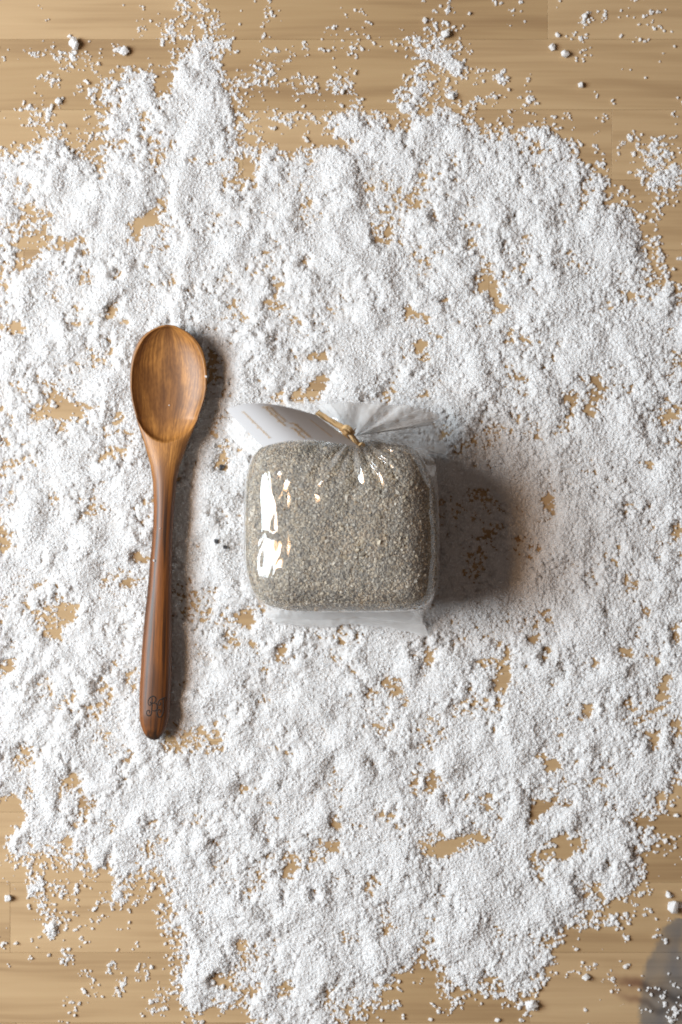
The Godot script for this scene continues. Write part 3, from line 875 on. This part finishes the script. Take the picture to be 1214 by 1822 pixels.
# a point of the card: s along its length from the free end to the tie, t across
func card(s: float, t: float, lift: float) -> Vector3:
	var a := Vector3(402, 729, .083).lerp(Vector3(562, 738, .068), s)
	var b := Vector3(469, 796, .076).lerp(Vector3(641, 796, .063), s)
	var p := a.lerp(b, t)
	var bow := sin(pow(s, 0.8) * PI)
	p.y -= bow * lerpf(15.0, 13.0, t)
	p.z += 0.0065 * bow + 0.002 * sin(s * 7.0) * 0.3
	p.z += lift
	return p

func paper_tag() -> void:
	var base := at(520, 770, 0.0)
	var o := thing("paper_tag", "white curled paper tag with gold script lettering, tied to the bag", "tag", base)
	var faces := []
	for k in 2:
		var rows := []
		for i in 41:
			var row := PackedVector3Array()
			for j in 17:
				var p := card(i / 40.0, j / 16.0, -0.00035 * k)
				row.append(at(p.x, p.y, p.z))
			rows.append(row)
		faces.append(rows)
	var st := SurfaceTool.new()
	st.begin(Mesh.PRIMITIVE_TRIANGLES)
	st.append_from(sheet(faces[0], false, true, base), 0, Transform3D())
	st.append_from(sheet(faces[1], false, false, base), 0, Transform3D())
	# the cut edges
	for e in 2:
		var ra := []
		var rb := []
		var r0 := PackedVector3Array()
		var r1 := PackedVector3Array()
		for i in 41:
			r0.append(faces[0][i][16 * e])
			r1.append(faces[1][i][16 * e])
		st.append_from(sheet([r0, r1], false, e == 0, base), 0, Transform3D())
		st.append_from(sheet([faces[0][40 * e], faces[1][40 * e]], false, e == 1, base), 0, Transform3D())
	part("card", st.commit(), plain(lin(.62, .63, .65), .55), o)
	# gold script: one small line, a large line of two rows, and a thin line near the tie
	var gold := plain(lin(.52, .33, .13), .45)
	var r := RandomNumberGenerator.new()
	r.seed = 12
	for line in [[0.13, 0.16, 0.86, 0.016, 26], [0.455, 0.08, 0.50, 0.036, 9], [0.53, 0.52, 0.92, 0.036, 9], [0.395, 0.10, 0.62, 0.028, 14], [0.455, 0.66, 0.95, 0.026, 8], [0.80, 0.30, 0.80, 0.008, 18]]:
		var ink := SurfaceTool.new()
		ink.begin(Mesh.PRIMITIVE_TRIANGLES)
		var n: int = line[4]
		var word := []
		for k in n * 4:
			var f := k / float(n * 4 - 1)
			var t := lerpf(line[1], line[2], f)
			var tall: float = line[3] * (1.7 if (k / 4) % 5 == 0 else 0.8) * r.randf_range(0.7, 1.2)
			var ph := k % 4
			var s: float = line[0] - tall * [0.0, 1.0, 0.55, -0.35][ph]
			word.append(Vector2(s, t + (0.006 if ph == 2 else 0.0)))
			if k % (4 * 6) == 4 * 6 - 1 or k == n * 4 - 1:
				if word.size() > 2:
					var pts := PackedVector3Array()
					for q in curve(word, 3):
						var p := card(q.x, q.y, 0.00004)
						pts.append(at(p.x, p.y, p.z) - base)
					tube(ink, pts, 0.00011 if line[3] > 0.02 else 0.00009, 0.2, 4, 0.4)
				word = []
		ink.generate_normals()
		part("gold_lettering", ink.commit(), gold, o)

func raffia() -> void:
	var base := at(612, 765, 0.0)
	var o := thing("raffia_tie", "tan raffia strand knotted round the gathered neck of the bag", "tie", base)
	var m := plain(lin(.60, .42, .21), .6)
	var dark := plain(lin(.42, .26, .11), .65)
	var k := 0
	for s in [
		[Vector3(566, 732, .0625), Vector3(582, 743, .0660), Vector3(600, 754, .0665), Vector3(613, 761, .066), Vector3(622, 770, .065), Vector3(630, 782, .064), Vector3(637, 791, .062), Vector3(641, 795, .058)],
		[Vector3(563, 734, .061), Vector3(578, 744, .0645), Vector3(596, 755, .0650), Vector3(609, 764, .0655), Vector3(616, 776, .0645), Vector3(626, 788, .063), Vector3(633, 793, .060)],
		[Vector3(568, 730, .060), Vector3(570, 735, .0632), Vector3(590, 748, .0648), Vector3(606, 757, .066), Vector3(618, 763, .066), Vector3(628, 774, .064), Vector3(640, 790, .061)],
		[Vector3(608, 766, .060), Vector3(611, 760, .0665), Vector3(618, 760, .0675), Vector3(626, 766, .066), Vector3(630, 772, .060)],
		[Vector3(606, 762, .0645), Vector3(613, 769, .0672), Vector3(620, 772, .0668), Vector3(628, 768, .064), Vector3(632, 764, .058)],
		[Vector3(636, 794, .058), Vector3(641, 790, .0630), Vector3(646, 790, .061), Vector3(648, 794, .056)]]:
		var st := SurfaceTool.new()
		st.begin(Mesh.PRIMITIVE_TRIANGLES)
		var pts := PackedVector3Array()
		for q in curve(s, 5):
			pts.append(at(q.x, q.y, q.z) - base)
		var wide: float = [0.0010, 0.0009, 0.0006, 0.0010, 0.0008, 0.0009][k]
		# a flat strip split into fibres that part and twist a little
		for fibre in 6:
			var line := PackedVector3Array()
			for i in pts.size():
				var a := TAU * fibre / 6.0 + i * 0.12 + k
				var spread := wide * (0.55 + 0.35 * n_mid.get_noise_2d(fibre * 90.0, i * 9.0 + k * 50.0))
				line.append(pts[i] + Vector3(cos(a) * 0.8, sin(a) * 0.6, cos(a) * -0.8) * spread)
			tube(st, line, wide * (0.34 + 0.1 * (fibre % 3)), 0.35, 5, 0.6)
		st.generate_normals()
		part("strand" if k < 3 else "knot", st.commit(), m if k != 1 and k != 4 else dark, o)
		k += 1

func lumps() -> void:
	var sm := salt_material()
	var r := RandomNumberGenerator.new()
	for q in [
		[133, 80, 11.5, "largest white salt lump on the bare wood near the top left corner"],
		[222, 92, 9.5, "white salt lump on bare wood just left of the salt's upper arm"],
		[105, 181, 7.0, "rounded salt lump under the scattered crumbs left of the salt's upper arm"],
		[792, 62, 9.5, "round salt lump at the top of the loose salt patch right of the centre"],
		[803, 173, 8.0, "salt lump lying alone just above the salt's upper edge, right of centre"],
		[983, 84, 7.0, "left one of two neighbouring salt lumps on the bare wood at upper right"],
		[1005, 97, 8.5, "right and larger one of two neighbouring salt lumps at upper right"],
		[1040, 30, 6.5, "salt lump near the top edge, right of the end joint between two boards"],
		[1033, 152, 6.5, "salt lump alone midway between the paired lumps and the salt's edge"],
		[944, 1786, 12.5, "big salt lump on the wood below the salt's lowest right lobe"],
		[1196, 1611, 13.0, "big square salt lump by the right edge above the grey mark"],
		[1042, 1738, 8.0, "salt lump on the wood left of the grey mark"],
		[15, 1597, 8.5, "salt lump at the left edge below the salt's lower left corner"],
		[690, 1790, 6.0, "small salt lump under the bottom edge of the salt, right of centre"]]:
		r.seed = int(q[0] * 13 + q[1])
		var rad: float = q[2] * U * 0.74
		var st := SurfaceTool.new()
		st.begin(Mesh.PRIMITIVE_TRIANGLES)
		crystal_into(st, Transform3D(Basis.from_euler(Vector3(r.randf(), r.randf() * TAU, r.randf())) * Basis.from_scale(Vector3(rad * 1.0, rad * 0.85, rad * 0.9)), Vector3(0, rad * 0.75, 0)), r, 0.34)
		for k in 9:
			var d := Vector3(r.randf_range(-1, 1), r.randf_range(-0.3, 1), r.randf_range(-1, 1)).normalized()
			var s := rad * r.randf_range(0.2, 0.42)
			var p := Vector3(0, rad * 0.75, 0) + d * rad * 0.72
			p.y = maxf(p.y, s * 0.7)
			crystal_into(st, Transform3D(Basis.from_euler(Vector3(r.randf() * TAU, r.randf() * TAU, r.randf() * TAU)) * Basis.from_scale(Vector3.ONE * s), p), r, 0.3)
		st.generate_normals()
		var o := part(numbered("salt_lump"), st.commit(), sm, self)
		o.position = at(q[0], q[1])
		tag(o, q[3], "salt lump", "salt lumps lying loose on the bare wood")
	var dk := plain(lin(.06, .06, .065), .7)
	for q in [
		[396, 832, 4.5, "largest dark grey crumb in the salt, right of the spoon's neck"],
		[386, 962, 3.6, "dark grey crumb in the salt right of the middle of the spoon's handle"],
		[402, 974, 3.0, "small black crumb in the salt left of the bag's lower half"]]:
		r.seed = int(q[0])
		var rad: float = q[2] * U
		var st := SurfaceTool.new()
		st.begin(Mesh.PRIMITIVE_TRIANGLES)
		for k in 4:
			var p := Vector3(r.randf_range(-1, 1), r.randf_range(-.2, .6), r.randf_range(-1, 1)) * rad * 0.6
			crystal_into(st, Transform3D(Basis.from_euler(Vector3(r.randf(), r.randf() * TAU, r.randf())) * Basis.from_scale(Vector3.ONE * rad * r.randf_range(0.5, 0.8)), p), r, 0.35)
		st.generate_normals()
		var o := part(numbered("dark_crumb"), st.commit(), dk, self)
		o.position = at(q[0], q[1]) + Vector3(0, maxf(0.0, surface(q[0], q[1], depth(q[0], q[1]))) + 0.0008, 0)
		tag(o, q[3], "crumb", "dark crumbs in the salt")
